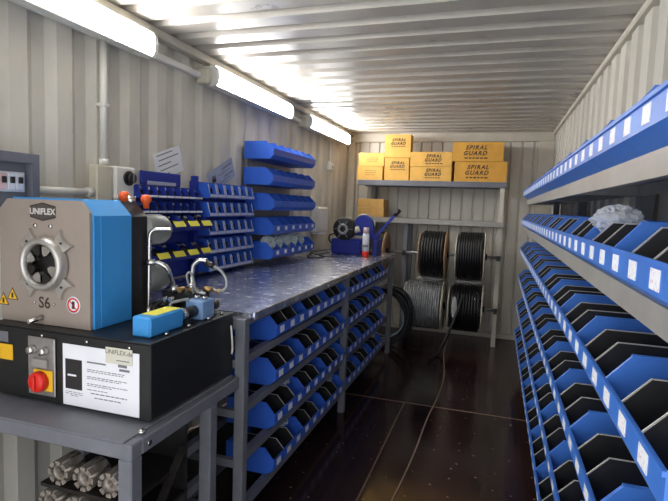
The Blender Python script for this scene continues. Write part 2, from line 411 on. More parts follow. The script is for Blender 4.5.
# ------------------------------------------------------------------ storage bins
BW = .393
def bin_shape(D, Wd, Hh, lip0=.03, lip1=.075, sl=.045, inset=.04, t=.004):
    """local: x depth (0 = front), y width, z up"""
    mb = MB(); h = Wd/2-.001
    side = [(inset, 0), (0, lip0), (0, lip1), (sl, Hh), (D, Hh), (D, 0)]
    mb.prism(side, 'y', -h, -h+t); mb.prism(side, 'y', h-t, h)
    mb.box(inset, D, -h+t, h-t, 0, t); mb.box(D-t, D, -h+t, h-t, t, Hh)
    mb.prism([(0, lip0), (0, lip1), (t, lip1), (t, lip0+t*.4), (inset, t), (inset, 0)], 'y', -h+t, h-t)
    # rolled rims
    mb.box(-.005, .0, -h, h, lip1-.006, lip1+.002)
    mb.box(sl, D, -h-.0005, -h+t+.002, Hh-.001, Hh+.003); mb.box(sl, D, h-t-.002, h+.0005, Hh-.001, Hh+.003)
    return mb
def label_mat():
    m = mat('bin_label_card', (.86, .87, .9), .55)
    nt = m.node_tree; n = nt.nodes; L = nt.links; b = n['Principled BSDF']
    tc = n.new('ShaderNodeTexCoord'); mp = n.new('ShaderNodeMapping'); mp.inputs['Scale'].default_value = (1, 260, 120)
    L.new(tc.outputs['Object'], mp.inputs[0]); nz = n.new('ShaderNodeTexNoise'); nz.inputs['Scale'].default_value = 1
    L.new(mp.outputs[0], nz.inputs['Vector']); r = n.new('ShaderNodeValToRGB')
    r.color_ramp.elements[0].position = .33; r.color_ramp.elements[0].color = (.60, .30, .34, 1)
    r.color_ramp.elements[1].position = .40; r.color_ramp.elements[1].color = (.86, .87, .9, 1)
    L.new(nz.outputs['Fac'], r.inputs[0]); L.new(r.outputs[0], b.inputs['Base Color'])
    return m
M_LABEL = label_mat()
def divided_bin(m, D, ls=0):
    t = thing('divided_bin', 'x', 'bin')
    bin_shape(D, BW, .13, .027, .078).build('body', m, t)
    for k in (-1, 1):
        y = k*BW/6
        d = MB().prism([(.042, .006), (.006, .032), (.006, .077), (.048, .124), (D-.006, .124), (D-.006, .006)], 'y', y-.002, y+.002).build('divider', M_BLACK, t)
        MB().prism([(.004, .077), (.047, .1245), (D-.006, .1245), (D-.006, .127), (.046, .1262), (.0025, .0788)], 'y', y-.0021, y+.0015).build('edge', M_EDGE, d)
    for k in (-1, 0, 1):
        y = k*BW/3+ls
        B(-.0012, 0, y-.024, y+.024, lip_l0, lip_l1).build('label_card', M_LABEL, t)
    return t
lip_l0, lip_l1 = .035, .067

# long rack on the right
RX = 2.02; RZ = [1.60, 1.337, 1.073, .81, .545, .28]; RY0, RN = .727, 11
RYE = RY0+RN*BW
rk = thing('long_bin_rack', 'long light grey shelving rack holding six rows of blue bins', 'rack', (2.2, 2.9, 0))
for z in RZ:
    sh = MB(); sh.box(RX+.035, 2.2865, RY0-.03, RYE+.03, z-.006, z-.001); q_ = .05 if z > 1.2 else .032; sh.box(RX+.035, RX+.039, RY0-.03, RYE+.03, z-q_, z-.006); sh.box(RX+.039, RX+.055, RY0-.03, RYE+.03, z-q_, z-q_+.004)
    sh.box(2.2825, 2.2865, RY0-.03, RYE+.03, z-.045, z-.006)
    sh.build('shelf', M_RACK, rk)
for y in (RY0-.035, 2.14, 3.6, RYE+.035):
    B(2.2875, 2.335, y-.035, y+.035, 0, 1.78, bev=.003).build('post', M_STEEL, rk)
for y in (RY0-.035, 2.14, 3.6, RYE+.035):
    for z in RZ:
        B(RX+.056, 2.2875, y-.012, y+.012, z-.045, z-.007).build('bracket', M_RACK, rk)
proto = divided_bin(M_BIN, .262, .036)
ROWN = ['top', 'second', 'third', 'fourth', 'fifth', 'bottom']
first = True; offs = [.02, .024, .0, -.012, -.006, .01]
for r, z in enumerate(RZ):
    for k in range(RN):
        o = proto if first else copy_tree(proto); first = False
        o.location = (RX, RY0+BW*(k+.5)+random.uniform(-.002, .002)+offs[r], z)
        n_ = RN-k
        pos = 'at the back-wall end' if n_ == 1 else 'at the doorway end' if k == 0 else ORD[n_-1]+' from the back wall'
        tag(o, 'blue divided bin, %s row of the long grey rack, %s' % (ROWN[r], pos), 'bin', 'bins on the long rack')

# ------------------------------------------------------------------ workbench along the left wall
XB = .83; ZT = 1.02
bn = thing('workbench', 'long grey steel workbench frame with slatted shelf rails along the wall', 'workbench', (.4, 3.4, 0))
for y in (1.866, 3.393, 4.995):
    B(XB-.045, XB, y-.0225, y+.0225, 0, ZT-.022, bev=.003).build('post', M_STEEL, bn)
    B(.06, .105, y-.0225, y+.0225, 0, ZT-.022, bev=.003).build('post', M_STEEL, bn)
    B(.105, XB-.045, y-.02, y+.02, ZT-.07, ZT-.022).build('cross_beam', M_STEEL, bn)
for (a, b) in ((1.889, 3.370), (3.416, 4.972)):
    B(XB-.05, XB-.01, a, b, ZT-.055, ZT-.022, bev=.002).build('top_beam', M_STEEL, bn)
    B(.07, .11, a, b, ZT-.055, ZT-.022, bev=.002).build('top_beam', M_STEEL, bn)
BZ = [.825, .605, .385, .155]
for z in BZ:
    for (a, b) in ((1.889, 3.370), (3.416, 4.972)):
        m_ = MB(); m_.box(XB-.028, XB-.024, a, b, z-.035, z-.001); m_.box(XB-.06, XB-.028, a, b, z-.006, z-.002); m_.build('shelf_rail', M_STEEL, bn)
        m_ = MB(); m_.box(XB-.30, XB-.26, a, b, z-.006, z-.002); m_.box(XB-.304, XB-.30, a, b, z-.035, z-.002); m_.build('shelf_rail', M_STEEL, bn)
    for y in (1.866, 3.393, 4.995):
        B(XB-.31, XB-.045, y-.012, y+.012, z-.04, z-.006).build('rail_bracket', M_STEEL, bn)
# worktop sheet with a folded front edge
wt = MB()
wt.box(.02, XB+.012, 1.875, 5.035, ZT-.021, ZT)
wt.prism([(XB+.012, ZT), (XB+.016, ZT-.003), (XB+.016, ZT-.033), (XB+.013, ZT-.033), (XB+.012, ZT-.006)], 'y', 1.9, 5.035)
simple('worktop', wt, M_TOP, 'mottled galvanised sheet worktop covering the long workbench', 'worktop', recalc=True)
protob = divided_bin(M_BIN2, .262); first = True
BR = ['top', 'second', 'third', 'bottom']
for r, z in enumerate(BZ):
    for bay, ys in ((0, 2.168), (1, 3.44)):
        for k in range(3):
            o = protob if first else copy_tree(protob); first = False
            o.rotation_euler = (0, 0, PI)
            o.location = (XB, ys+BW*(k+.5), z)
            pos = ['nearest the doorway', 'in the middle', 'farthest from the doorway'][k]
            tag(o, 'blue bin with black dividers, %s bench shelf, %s bay, %s' % (BR[r], ['near', 'far'][bay], pos), 'bin', 'bins under the workbench')

# ------------------------------------------------------------------ open-front bins on the wall
wr = thing('wall_bin_rail', 'pale louvred panel on the wall carrying five rows of blue bins', 'panel', (.0, 3.75, 1.05))
B(.003, .012, 3.40, 4.22, 1.06, 1.92).build('panel', M_RACK, wr)
WZ = [1.80, 1.613, 1.43, 1.25, 1.07]
for z in WZ:
    B(.012, .018, 3.40, 4.22, z+.075, z+.10).build('louvre', M_RACK, wr)
def open_bin(card):
    t = thing('open_front_bin', 'x', 'bin')
    mb = bin_shape(.235, .145, .122, .028, .07, .055, .03)
    mb.build('body', M_BIN2, t)
    if card: B(-.0062, -.005, -.022, .022, .034, .062).build('label_card', M_LABEL, t)
    return t
pw = None
WR = ['top', 'second', 'third', 'fourth', 'lowest']
for r, z in enumerate(WZ):
    for k in range(6):
        if k == 0 and r in (0, 3): pw = open_bin(r > 2); o = pw
        else: o = copy_tree(pw)
        o.rotation_euler = (0, 0, PI); o.location = (.255, 3.33+(.03 if r > 1 else 0)+.146*(k+.5), z)
        tag(o, 'blue wall bin, %s row above the worktop, %s' % (WR[r], 'nearest the doorway' if k == 0 else ORD[k]+' from doorway side'), 'bin', 'open-front bins on the wall')

# ------------------------------------------------------------------ small parts boards
def small_bin(wd, D, Hh, strip, style, name='small_parts_bin'):
    t = thing(name, 'x', 'bin')
    if style == 'yellow':
        bin_shape(D, wd, Hh, .01, Hh*.5, D*.35, D*.15, .002).build('body', M_BOARD, t)
        MB().prism([(-.026, .030), (-.006, .058), (-.0045, .0565), (-.0245, .0285)], 'y', -wd*.36, wd*.36).build('label_card', strip, t, recalc=True)
    else:
        bin_shape(D, wd, Hh, .006, Hh*.28, D*.16, D*.06, .004).build('body', M_BIN2 if style == 'pale' else M_BOARD, t)
        MB().box(-.0065, -.005, -wd*.48, wd*.48, .006, Hh*.27).build('label_strip', strip, t)
        if style == 'pale':
            for sg in (-1, 1):
                yy = sg*(wd/2-.007)
                MB().prism([(.004, Hh*.3), (D*.16, Hh*.97), (D*.16-.004, Hh*.97+.002), (0, Hh*.3)], 'y', yy-.004, yy+.004).build('side_edge', strip, t, recalc=True)
    B(D*.3 if style == 'yellow' else D*.34, D-.006, -wd*.5+.0075, wd*.5-.0075, .006, Hh*.7).build('dark_interior', M_BLACK, t)  # black block painted in for the bin's dark interior
    return t
def fittings(n, zmax, wd, D):
    mb = MB()
    for _ in range(n):
        x = random.uniform(max(.034, D*.38), D-.028); y = random.uniform(-1, 1)*max(.001, wd/2-.0325); z = zmax+random.uniform(.0, .008)
        a = random.uniform(0, PI); d = Vector((math.cos(a), math.sin(a), random.uniform(-.4, .4)))*.011
        r = random.uniform(.005, .008)
        mb.cyl(Vector((x, y, z+r))-d, Vector((x, y, z+r))+d, r, 6)
    return mb
ba = thing('parts_board', 'blue parts board with raised top tab behind the crimping machine', 'panel', (0, 2.4, 1.022))
B(.003, .014, 2.08, 2.66, 1.03, 1.555, bev=.003).build('panel', M_BOARD, ba)
B(.003, .014, 2.22, 2.57, 1.556, 1.63, bev=.003).build('tab', M_BOARD, ba)
B(.0142, .016, 2.27, 2.52, 1.558, 1.578).build('slot', M_PALE, ba)
for y in (2.075, 2.655):
    B(.014, .05, y, y+.012, 1.03, 1.555).build('side_rail', M_BOARD, ba)
bb = thing('parts_board', 'taller blue parts board beside the wall bins, with five rows of small bins', 'panel', (0, 3.0, 1.022))
B(.003, .014, 2.67, 3.31, 1.03, 1.60, bev=.003).build('panel', M_BOARD, bb)
B(.014, .05, 2.672, 2.70, 1.03, 1.63).build('side_rail', M_BOARD, bb)
B(.014, .05, 3.298, 3.31, 1.03, 1.60).build('side_rail', M_BOARD, bb)
FIT = []
def fill(o, wd, D, Hh):
    mb = fittings(6, Hh*.7+.006, wd, D)
    mb.xform(Matrix.Translation(o.location) @ Matrix.Rotation(PI, 4, 'Z')); FIT.append(mb)
p1 = small_bin(.066, .085, .06, M_PAPER, 'strip'); first = True
for r, z in enumerate((1.485, 1.405)):
    for k in range(8):
        o = p1 if first else copy_tree(p1); first = False
        o.rotation_euler = (0, 0, PI); o.location = (.105, 2.10+.069*(k+.5), z); fill(o, .066, .085, .05)
        tag(o, 'small bin with white strip, %s row of the tabbed board, %s from doorway' % (['top', 'second'][r], ORD[k]), 'bin', 'small bins on the tabbed board')
p2 = small_bin(.13, .15, .085, M_LIME, 'yellow'); first = True
for r, z in enumerate((1.31, 1.15)):
    for k in range(4):
        o = p2 if first else copy_tree(p2); first = False
        o.rotation_euler = (0, 0, PI); o.location = (.168, 2.12+.133*(k+.5), z); fill(o, .13, .15, .085)
        tag(o, 'bin with yellow label, %s row of the tabbed board, %s from doorway' % (['upper', 'lower'][r], ORD[k]), 'bin', 'yellow-labelled bins')
p3 = small_bin(.096, .11, .088, M_PALE, 'pale'); first = True
for r, z in enumerate((1.50, 1.385, 1.27, 1.155, 1.045)):
    for k in range(6):
        o = p3 if first else copy_tree(p3); first = False
        o.rotation_euler = (0, 0, PI); o.location = (.127, 2.70+.0985*(k+.5), z); fill(o, .096, .11, .065)
        tag(o, 'small pale bin, %s row of the taller parts board, %s from doorway' % (WR[r], ORD[k]), 'bin', 'small bins on the taller board')
ft = MB()
for mb in FIT: ft.add(mb.v, mb.f)
fo = simple('loose_fittings', ft, M_FIT, 'loose zinc hose fittings lying in the small parts bins', 'fittings'); fo['kind'] = 'stuff'

# ------------------------------------------------------------------ machine table
TX1, TY0, TZ = .81, 1.185, .76
tb = thing('machine_table', 'grey steel table with box-section legs under the crimping machine', 'table', (.4, 1.5, 0))
B(.02, .78, TY0, 1.841, TZ-.005, TZ, bev=.002).build('tabletop', M_STEEL, tb)
B(.02, TX1, TY0, TY0+.05, TZ-.055, TZ-.005, bev=.004).build('front_rail', M_STEEL, tb)
B(TX1-.05, TX1, TY0+.05, 1.841, TZ-.055, TZ-.005, bev=.004).build('side_rail', M_STEEL, tb)
B(.02, .07, TY0+.05, 1.81, TZ-.055, TZ-.005, bev=.004).build('side_rail', M_STEEL, tb)
B(.07, TX1-.05, 1.76, 1.81, TZ-.055, TZ-.005, bev=.004).build('rear_rail', M_STEEL, tb)
for x, y in ((TX1-.05, TY0), (TX1-.05, 1.62), (.30, 1.74), (.02, TY0), (.02, 1.76)):
    B(x, x+.05, y, y+.05, 0, TZ-.055, bev=.004).build('leg', M_STEEL, tb)
B(.64, .69, 1.56, 1.61, 0, TZ-.055, bev=.004).build('leg', M_STEEL, tb)
for z in (.53, .36):
    m_ = MB(); m_.box(.69, .72, 1.57, 1.82, z, z+.004); m_.box(.716, .72, 1.57, 1.82, z-.03, z); m_.build('angle_rail', M_STEEL, tb)
MB().beam((.735, 1.30, .30), (.775, 1.50, .60), .035, .006).build('brace', M_DARKST, tb)
for x, y in ((.785, 1.262), (.05, 1.262)):
    bo = MB().lathe([(.0001, 0), (.012, 0), (.012, .003), (.008, .009), (.0001, .010)], (x, y, TZ), 'z', 12).build('bolt', M_CHROME, tb)
MB().cyl((TX1, 1.265, TZ-.03), (TX1+.005, 1.265, TZ-.03), .009, 12).build('bolt', M_CHROME, tb)
# die shelf under the table with die sets standing on it
B(.40, .755, 1.24, 1.54, .518, .53).build('die_shelf', M_DARKST, tb)
B(.33, .755, 1.24, 1.54, .40, .412).build('die_shelf', M_DARKST, tb)
B(.40, .755, 1.542, 1.555, .2, .70).build('back_plate', M_MBLACK, tb)
def die_set(x, y, z, R, label, hole=.45):
    t = thing('die_set', label, 'die set', (x, y, z), 'die sets under the table')
    c = (x, 0, z+R)
    MB().lathe([(R*hole, y), (R*.62, y-.004), (R*.66, y), (R*.9, y), (R*.9, y+.075), (R*hole, y+.075)], c, 'y', 24, closed=True).build('ring', M_DIE, t)
    MB().lathe([(.0001, y+.02), (R*hole*.98, y+.02), (R*hole*.98, y+.07)], c, 'y', 20).build('bore', M_BLACK, t)  # black plug darkens the hole in place of real shade
    for k in range(8):
        a = 2*PI*k/8
        d = MB(); 
        pts = []
        for q in (-.27, -.12, .12, .27): pts.append((R*math.sin(a+q), R*math.cos(a+q)))
        for q in (.27, -.27): pts.append((R*.68*math.sin(a+q), R*.68*math.cos(a+q)))
        d.prism([(x+u, z+R+v) for u, v in pts], 'y', y-.010, y+.07)
        d.build('die_segment', M_DIE, t, recalc=True)
DN = ['leftmost', 'second', 'third']
for k, x in enumerate((.468, .571, .672)):
    die_set(x, 1.255, 0.53, .041, 'round steel die set, upper shelf under table, %s' % ['with the widest bore', 'in the middle of three', 'beside the table leg'][k], [.45, .33, .2][k])
for k, x in enumerate((.42, .53, .64)):
    die_set(x, 1.262, .412, .043, 'round steel die set, lower shelf under table, %s' % ['farthest from the table leg', 'in the middle of three', 'nearest the table leg'][k], [.45, .4, .3][k])

# ------------------------------------------------------------------ crimping machine
cm = thing('crimping_machine', 'blue and grey hydraulic hose crimping machine on a black base cabinet', 'machine', (.45, 1.5, TZ))
BX0, BX1, BY0, BY1, BZ0, BZ1 = .10, .778, 1.312, 1.840, TZ+.012, 1.025
base = B(BX0, BX1, BY0, BY1, BZ0, BZ1-.004, bev=.004).build('base_cabinet', M_MBLACK, cm)
for x in (BX0+.05, BX1-.05):
    for y in (BY0+.05, BY1-.05): MB().cyl((x, y, TZ+.0005), (x, y, BZ0), .02, 12).build('foot', M_BLACK, cm)
B(BX0-.003, BX1+.003, BY0-.003, BY1+.002, BZ1-.004, BZ1, bev=.001).build('base_top', M_MBLACK, cm)
for x in (.34, .53, .70):
    MB().lathe([(.0001, 1.306), (.005, 1.306), (.006, 1.311)], (x, 0, 1.004), 'y', 10).build('screw', M_CHROME, base)
for y in (1.42, 1.55, 1.68, 1.78):
    MB().cyl((BX1-.02, y, BZ1), (BX1-.02, y, BZ1+.012), .007, 10).build('stud', M_CHROME, cm)
# control panel
cp = B(.280, .398, BY0-.008, BY0-.0005, .795, .998, bev=.003).build('control_panel', mat('brushed_panel', (.36, .34, .33), .35, metal=.6, var=.15, scale=40), cm)
for x in (.310, .362):
    MB().lathe([(.0001, BY0-.032), (.012, BY0-.032), (.014, BY0-.026), (.015, BY0-.008)], (x, 0, .955), 'y', 16).build('push_button', M_CHROME, cp)
B(.310, .372, BY0-.018, BY0-.008, .895, .925, bev=.002).build('counter_display', mat('counter_grey', (.28, .26, .24), .4), cp)
B(.312, .394, BY0-.016, BY0-.008, .815, .888, bev=.003).build('switch_plate', M_YEL, cp)
kb = MB().lathe([(.0001, BY0-.042), (.028, BY0-.042), (.034, BY0-.037), (.036, BY0-.017)], (.346, 0, .850), 'y', 24).build('main_switch', M_RED, cp)
B(.340, .352, BY0-.050, BY0-.0425, .825, .875, bev=.002).build('grip', M_RED, cp)
B(.145, .205, BY0-.002, BY0-.0005, .90, .955).build('yellow_sticker', M_YEL, cm)
B(.145, .185, BY0-.002, BY0-.0005, .962, 1.0).build('grey_sticker', M_DBOX, cm)
# instruction sheet
ps = B(.428, .737, BY0-.002, BY0-.0006, .778, .988).build('instruction_sheet', M_PAPER, cm)
yp = BY0-.0028
B(.439, .509, yp, yp+.0005, .835, .938).build('photo_print', mat('dark_photo', (.02, .018, .018), .6), ps)
B(.449, .485, yp-.0004, yp, .880, .886).build('print_line', M_PAPER, ps)
rows = [(.53, .607, .934, .005), (.53, .68, .910, .0025), (.53, .675, .904, .0025), (.53, .69, .886, .0025), (.53, .665, .88, .0025), (.53, .692, .862, .0025), (.53, .63, .856, .0025), (.53, .615, .842, .0025), (.545, .69, .83, .0035), (.56, .665, .816, .0035), (.44, .51, .824, .002), (.44, .51, .818, .002), (.46, .495, .812, .002), (.655, .69, .935, .012), (.66, .7, .922, .008)]
for k, (a, b, z, h) in enumerate(rows):
    if h < .004: 
        x = a
        while x < b:
            l = random.uniform(.006, .02); B(x, min(x+l, b), yp, yp+.0004, z, z+h).build('print_line', M_PRINT, ps); x += l+.004
    else: B(a, b, yp, yp+.0004, z, z+h).build('print_line', M_PRINT, ps)
st = B(.607, .712, yp-.001, yp-.0003, .945, .998).build('brand_sticker', mat('cream_sticker', (.62, .60, .50), .5), cm)
face_y(text_mb('UNIFLEX.de', .021, .1), .659, yp-.0014, .983).build('lettering', M_INK, st)
B(.65, .70, yp-.0015, yp-.0011, .956, .959).build('print_line', M_PRINT, st)
# head: grey front plate, blue shell, black rear plate
HX0, HX1, HY0, HYB, HY1, HZ0, HZ1 = .093, .504, 1.373, 1.556, 1.650, 1.027, 1.472
ch = .055
def octa(x0, x1, z0, z1, c): return [(x0, z0), (x1, z0), (x1, z1-c), (x1-c, z1), (x0+c, z1), (x0, z1-c)]
plate = MB().prism(octa(HX0+.002, HX1-.008, HZ0, HZ1-.006, .038), 'y', HY0-.012, HY0).build('front_plate', M_FACE, cm, recalc=True)
MB().prism(octa(HX0, HX1, HZ0, HZ1, ch), 'y', HY0+.0005, HYB).build('blue_shell', M_MBLUE, cm, recalc=True)
B(HX1-.001, HX1+.0025, HY0+.03, HYB-.004, HZ0+.006, HZ1-ch-.004).build('side_cover', M_MBLUE, cm)
MB().prism(octa(HX0+.004, HX1-.004, HZ0, HZ1-.004, ch), 'y', HYB+.0005, HY1).build('rear_plate', M_MBLACK, cm, recalc=True)
RXc, RZc = .312, 1.244
YF = HY0-.012
MB().lathe([(.070, YF-.034), (.080, YF-.040), (.090, YF-.034), (.096, YF-.012), (.096, YF-.0005), (.066, YF-.0005)], (RXc, 0, RZc), 'y', 40, closed=True).build('clamp_ring', M_SATIN, cm, recalc=True)
MB().lathe([(.0001, YF-.002), (.0655, YF-.002), (.0655, YF-.0012), (.0001, YF-.0012)], (RXc, 0, RZc), 'y', 32).build('bore', mat('bore_shade_black', (.006, .005, .005), .5), cm, recalc=True)  # flat black disc, painted shade for the deep ring opening
for k in range(8):
    a = 2*PI*(k+.5)/8; pts = []
    for q, r in ((-.32, .063), (0, .0655), (.32, .063), (.28, .040), (0, .030), (-.28, .040)):
        pts.append((RXc+r*math.sin(a+q), RZc+r*math.cos(a+q)))
    MB().prism(pts, 'y', YF-.026, YF-.003).build('crimp_jaw', M_DARKST if k % 2 else M_CHROME, cm, recalc=True)
for sx in (-1, 1):
    for sz in (-1, 1):
        # concave corner lugs of the clamp
        d = Vector((sx, sz)).normalized(); n_ = Vector((-d.y, d.x))
        pts = []
        for u, v in ((.092, .028), (.134, .037), (.122, .017), (.119, 0), (.122, -.017), (.134, -.037), (.092, -.028)):
            q = d*u+n_*v; pts.append((RXc+q.x, RZc+q.y))
        lug = MB().prism(pts, 'y', YF-.014, YF-.0005).build('clamp_lug', M_SATIN, cm, recalc=True)
        q = d*.107
        MB().cyl((RXc+q.x, YF-.0175, RZc+q.y), (RXc+q.x, YF-.0142, RZc+q.y), .004, 10).build('screw', M_DARKST, lug)
# emblem and markings
EX, EZ = .296, 1.424
hexp = lambda a, h, k: [(EX-a, EZ-k), (EX, EZ-h), (EX+a, EZ-k), (EX+a, EZ+k), (EX, EZ+h), (EX-a, EZ+k)]
em = MB().prism(hexp(.056, .032, .020), 'y', YF-.0022, YF-.0004).build('emblem', M_INK, cm, recalc=True)
MB().prism(hexp(.052, .0275, .0165), 'y', YF-.0028, YF-.0023).build('emblem_field', mat('emblem_grey', (.07, .06, .055), .5), em, recalc=True)
face_y(text_mb('UNIFLEX', .029, 0, .0009), EX, YF-.0033, EZ).build('lettering', mat('emblem_silver', (.62, .58, .55), .4), em)
for x in (.262, .330): MB().lathe([(.0001, YF-.006), (.006, YF-.006), (.008, YF-.0005)], (x, 0, 1.375), 'y', 12).build('bolt', M_CHROME, plate)
for x in (.253, .341): MB().lathe([(.0001, YF-.006), (.004, YF-.006), (.005, YF-.0005)], (x, 0, 1.103), 'y', 12).build('bolt', M_CHROME, plate)
face_y(text_mb('S6', .056, 0, .001), .297, YF-.0006, 1.103).build('lettering', M_INK, plate)
for x, z in ((.107, 1.096), (.150, 1.118)):
    tri = lambda r, y_: [(x+r*math.sin(a), z+r*math.cos(a)) for a in (0, 2*PI/3, 4*PI/3)]
    w_ = MB().prism(tri(.030, 0), 'y', YF-.0012, YF-.0004).build('warning_sign', M_INK, plate, recalc=True)
    w2 = MB().prism(tri(.024, 0), 'y', YF-.0017, YF-.0013)
    w2.build('sign_field', M_YEL, w_, recalc=True)
    B(x-.0045, x+.0045, YF-.0022, YF-.0018, z-.008, z+.010).build('sign_mark', M_INK, w_)
sx_, sz_ = .425, 1.108
ns = MB().lathe([(.0001, YF-.0012), (.030, YF-.0012), (.030, YF-.0004)], (sx_, 0, sz_), 'y', 28).build('prohibition_sign', M_PAPER, plate)
MB().lathe([(.020, YF-.0018), (.0255, YF-.0018), (.0255, YF-.0013), (.020, YF-.0013)], (sx_, 0, sz_), 'y', 28, closed=True).build('sign_ring', M_RED, ns, recalc=True)
B(sx_-.006, sx_+.006, YF-.0016, YF-.0013, sz_-.013, sz_+.013).build('sign_mark', M_INK, ns)
MB().beam((sx_-.015, YF-.0020, sz_+.015), (sx_+.015, YF-.0020, sz_-.015), .0006, .005, (0, 1, 0)).build('sign_bar', M_RED, ns)
pn = MB(); pn.cyl((.287, YF, 1.052), (.277, YF-.05, 1.046), .009, 14); pn.build('locating_pin', M_CHROME, cm)
# knobs on top of the rear plate
for x, z, y in ((.418, 1.472, 1.62), (.463, 1.463, 1.69)):
    MB().lathe([(.0001, z+.035), (.012, z+.034), (.021, z+.022), (.021, z+.010), (.013, z), (.010, z-.02)], (x, y, 0), 'z', 18).build('orange_knob', M_ORANGE, cm)
MB().cyl((.44, 1.63, 1.455), (.44, 1.63, 1.49), .017, 14).build('filler_cap', M_CHROME, cm)
# cylinder behind the head
M_CYL = mat('grey_cylinder_paint', (.22, .23, .22), .4, metal=.2, var=.12, scale=8)
for zc in (1.358, 1.166):
    MB().lathe([(.0001, HY1+.0005), (.056, HY1+.0005), (.062, HY1+.01), (.062, 1.765), (.054, 1.785), (.0001, 1.785)], (.464, 0, zc), 'y', 36).build('ram_cylinder', M_CYL, cm)
pp = lambda pts, per=5: smooth_path(pts, per)
MB().tube(pp([(.605, 1.66, 1.368), (.565, 1.652, 1.366), (.535, 1.645, 1.362), (.521, 1.64, 1.345), (.518, 1.64, 1.30), (.517, 1.64, 1.2), (.516, 1.64, 1.05)]), .0075, 10).build('steel_pipe', M_CHROME, cm)
MB().tube(pp([(.512, 1.635, 1.235), (.55, 1.637, 1.238), (.58, 1.645, 1.228), (.594, 1.66, 1.20), (.596, 1.69, 1.14)]), .0085, 10).build('steel_pipe', M_CHROME, cm)
MB().cyl((.505, 1.632, 1.236), (.545, 1.637, 1.238), .012, 12).build('pipe_union', M_CHROME, cm)
MB().cyl((.516, 1.64, 1.026), (.516, 1.64, 1.06), .013, 12).build('pipe_union', M_CHROME, cm)
MB().cyl((.596, 1.69, 1.115), (.596, 1.69, 1.145), .014, 12).build('pipe_union', M_CHROME, cm)
vb = MB(); vb.box(.53, .69, 1.70, 1.80, 1.085, 1.118, bev=.004); vb.box(.555, .64, 1.72, 1.79, BZ1+.001, 1.085, bev=.004); vb.build('valve_block', M_MBLACK, cm)
MB().tube(pp([(.645, 1.74, 1.14), (.645, 1.74, 1.19), (.652, 1.74, 1.225), (.675, 1.745, 1.245), (.705, 1.75, 1.243)]), .0085, 10).build('steel_pipe', M_CHROME, cm)
MB().cyl((.645, 1.74, 1.119), (.645, 1.74, 1.15), .014, 12).build('pipe_union', M_CHROME, cm)
MB().cyl((.70, 1.75, 1.235), (.735, 1.755, 1.225), .012, 12).build('pipe_union', M_DARKST, cm)
MB().tube(pp([(.73, 1.755, 1.225), (.765, 1.76, 1.205), (.785, 1.765, 1.17), (.78, 1.765, 1.135), (.745, 1.76, 1.125), (.71, 1.755, 1.135)]), .006, 8).build('clear_tube', M_CLEAR, cm)
MB().tube(pp([(.675, 1.70, 1.118), (.69, 1.68, 1.16), (.70, 1.69, 1.13), (.73, 1.7, 1.12)]), .005, 8).build('clear_tube', M_CLEAR, cm)
B(.672, .748, 1.655, 1.74, BZ1+.001, 1.10, bev=.004).build('solenoid_valve', mat('pale_blue_valve', (.20, .34, .58), .4, var=.2, scale=30), cm)
MB().cyl((.71, 1.58, 1.06), (.71, 1.655, 1.06), .022, 16).build('solenoid_coil', M_MBLACK, cm)
MB().cyl((.71, 1.56, 1.06), (.71, 1.58, 1.06), .027, 16).build('solenoid_collar', M_CHROME, cm)
MB().cyl((.71, 1.741, 1.06), (.71, 1.81, 1.06), .021, 16).build('solenoid_coil', M_MBLACK, cm)
MB().tube(pp([(.64, 1.60, 1.05), (.645, 1.6, 1.09), (.665, 1.62, 1.10), (.69, 1.65, 1.105)]), .006, 8).build('clear_tube', M_CLEAR, cm)
fb = MB(); fb.cyl((.56, 1.69, 1.055), (.66, 1.62, 1.055), .016, 14); fb.cyl((.60, 1.71, 1.07), (.54, 1.64, 1.07), .013, 12); fb.build('hose_fittings', M_DARKST, cm)
for a_ in ((.585, 1.66, 1.095), (.55, 1.66, 1.05), (.62, 1.65, 1.10)):
    MB().cyl(a_, (a_[0], a_[1]-.02, a_[2]), .010, 10).build('gauge_port', M_CHROME, cm)
M_BRASS = mat('brass_fitting', (.48, .30, .12), .3, metal=.9, var=.2, scale=30)
for p_, q_, r_ in (((.655, 1.70, 1.130), (.690, 1.715, 1.132), .010), ((.70, 1.735, 1.134), (.735, 1.75, 1.13), .011), ((.62, 1.69, 1.128), (.62, 1.72, 1.128), .012), ((.745, 1.76, 1.118), (.76, 1.765, 1.13), .009)):
    MB().cyl(p_, q_, r_, 6).build('brass_union', M_BRASS, cm)
MB().tube(pp([(.665, 1.69, 1.145), (.66, 1.68, 1.19), (.672, 1.69, 1.2), (.685, 1.70, 1.15)]), .0045, 8).build('clear_tube', M_CLEAR, cm)
MB().tube(pp([(.60, 1.66, 1.03), (.58, 1.62, 1.035), (.56, 1.61, 1.06), (.575, 1.64, 1.09)]), .006, 8).build('black_tube', M_RUBBER, cm)
MB().cyl((.694, 1.70, 1.1005), (.694, 1.70, 1.112), .012, 12).build('valve_cap', M_CHROME, cm)
MB().cyl((.728, 1.70, 1.1005), (.728, 1.70, 1.112), .012, 12).build('valve_cap', M_CHROME, cm)
# blue pedal box on the base
fbx = B(.664, .738, 1.362, 1.548, BZ1+.001, 1.094, bev=.006).build('blue_box', M_MBLUE, cm)
B(.672, .73, 1.40, 1.54, 1.0942, 1.0952).build('yellow_label', M_LIME, fbx)
# cord on the base side
MB().tube(pp([(.79, 1.80, .98), (.80, 1.79, .94), (.798, 1.80, .89), (.79, 1.81, .86)]), .004, 8).build('cable_loop', M_WHITE, cm)

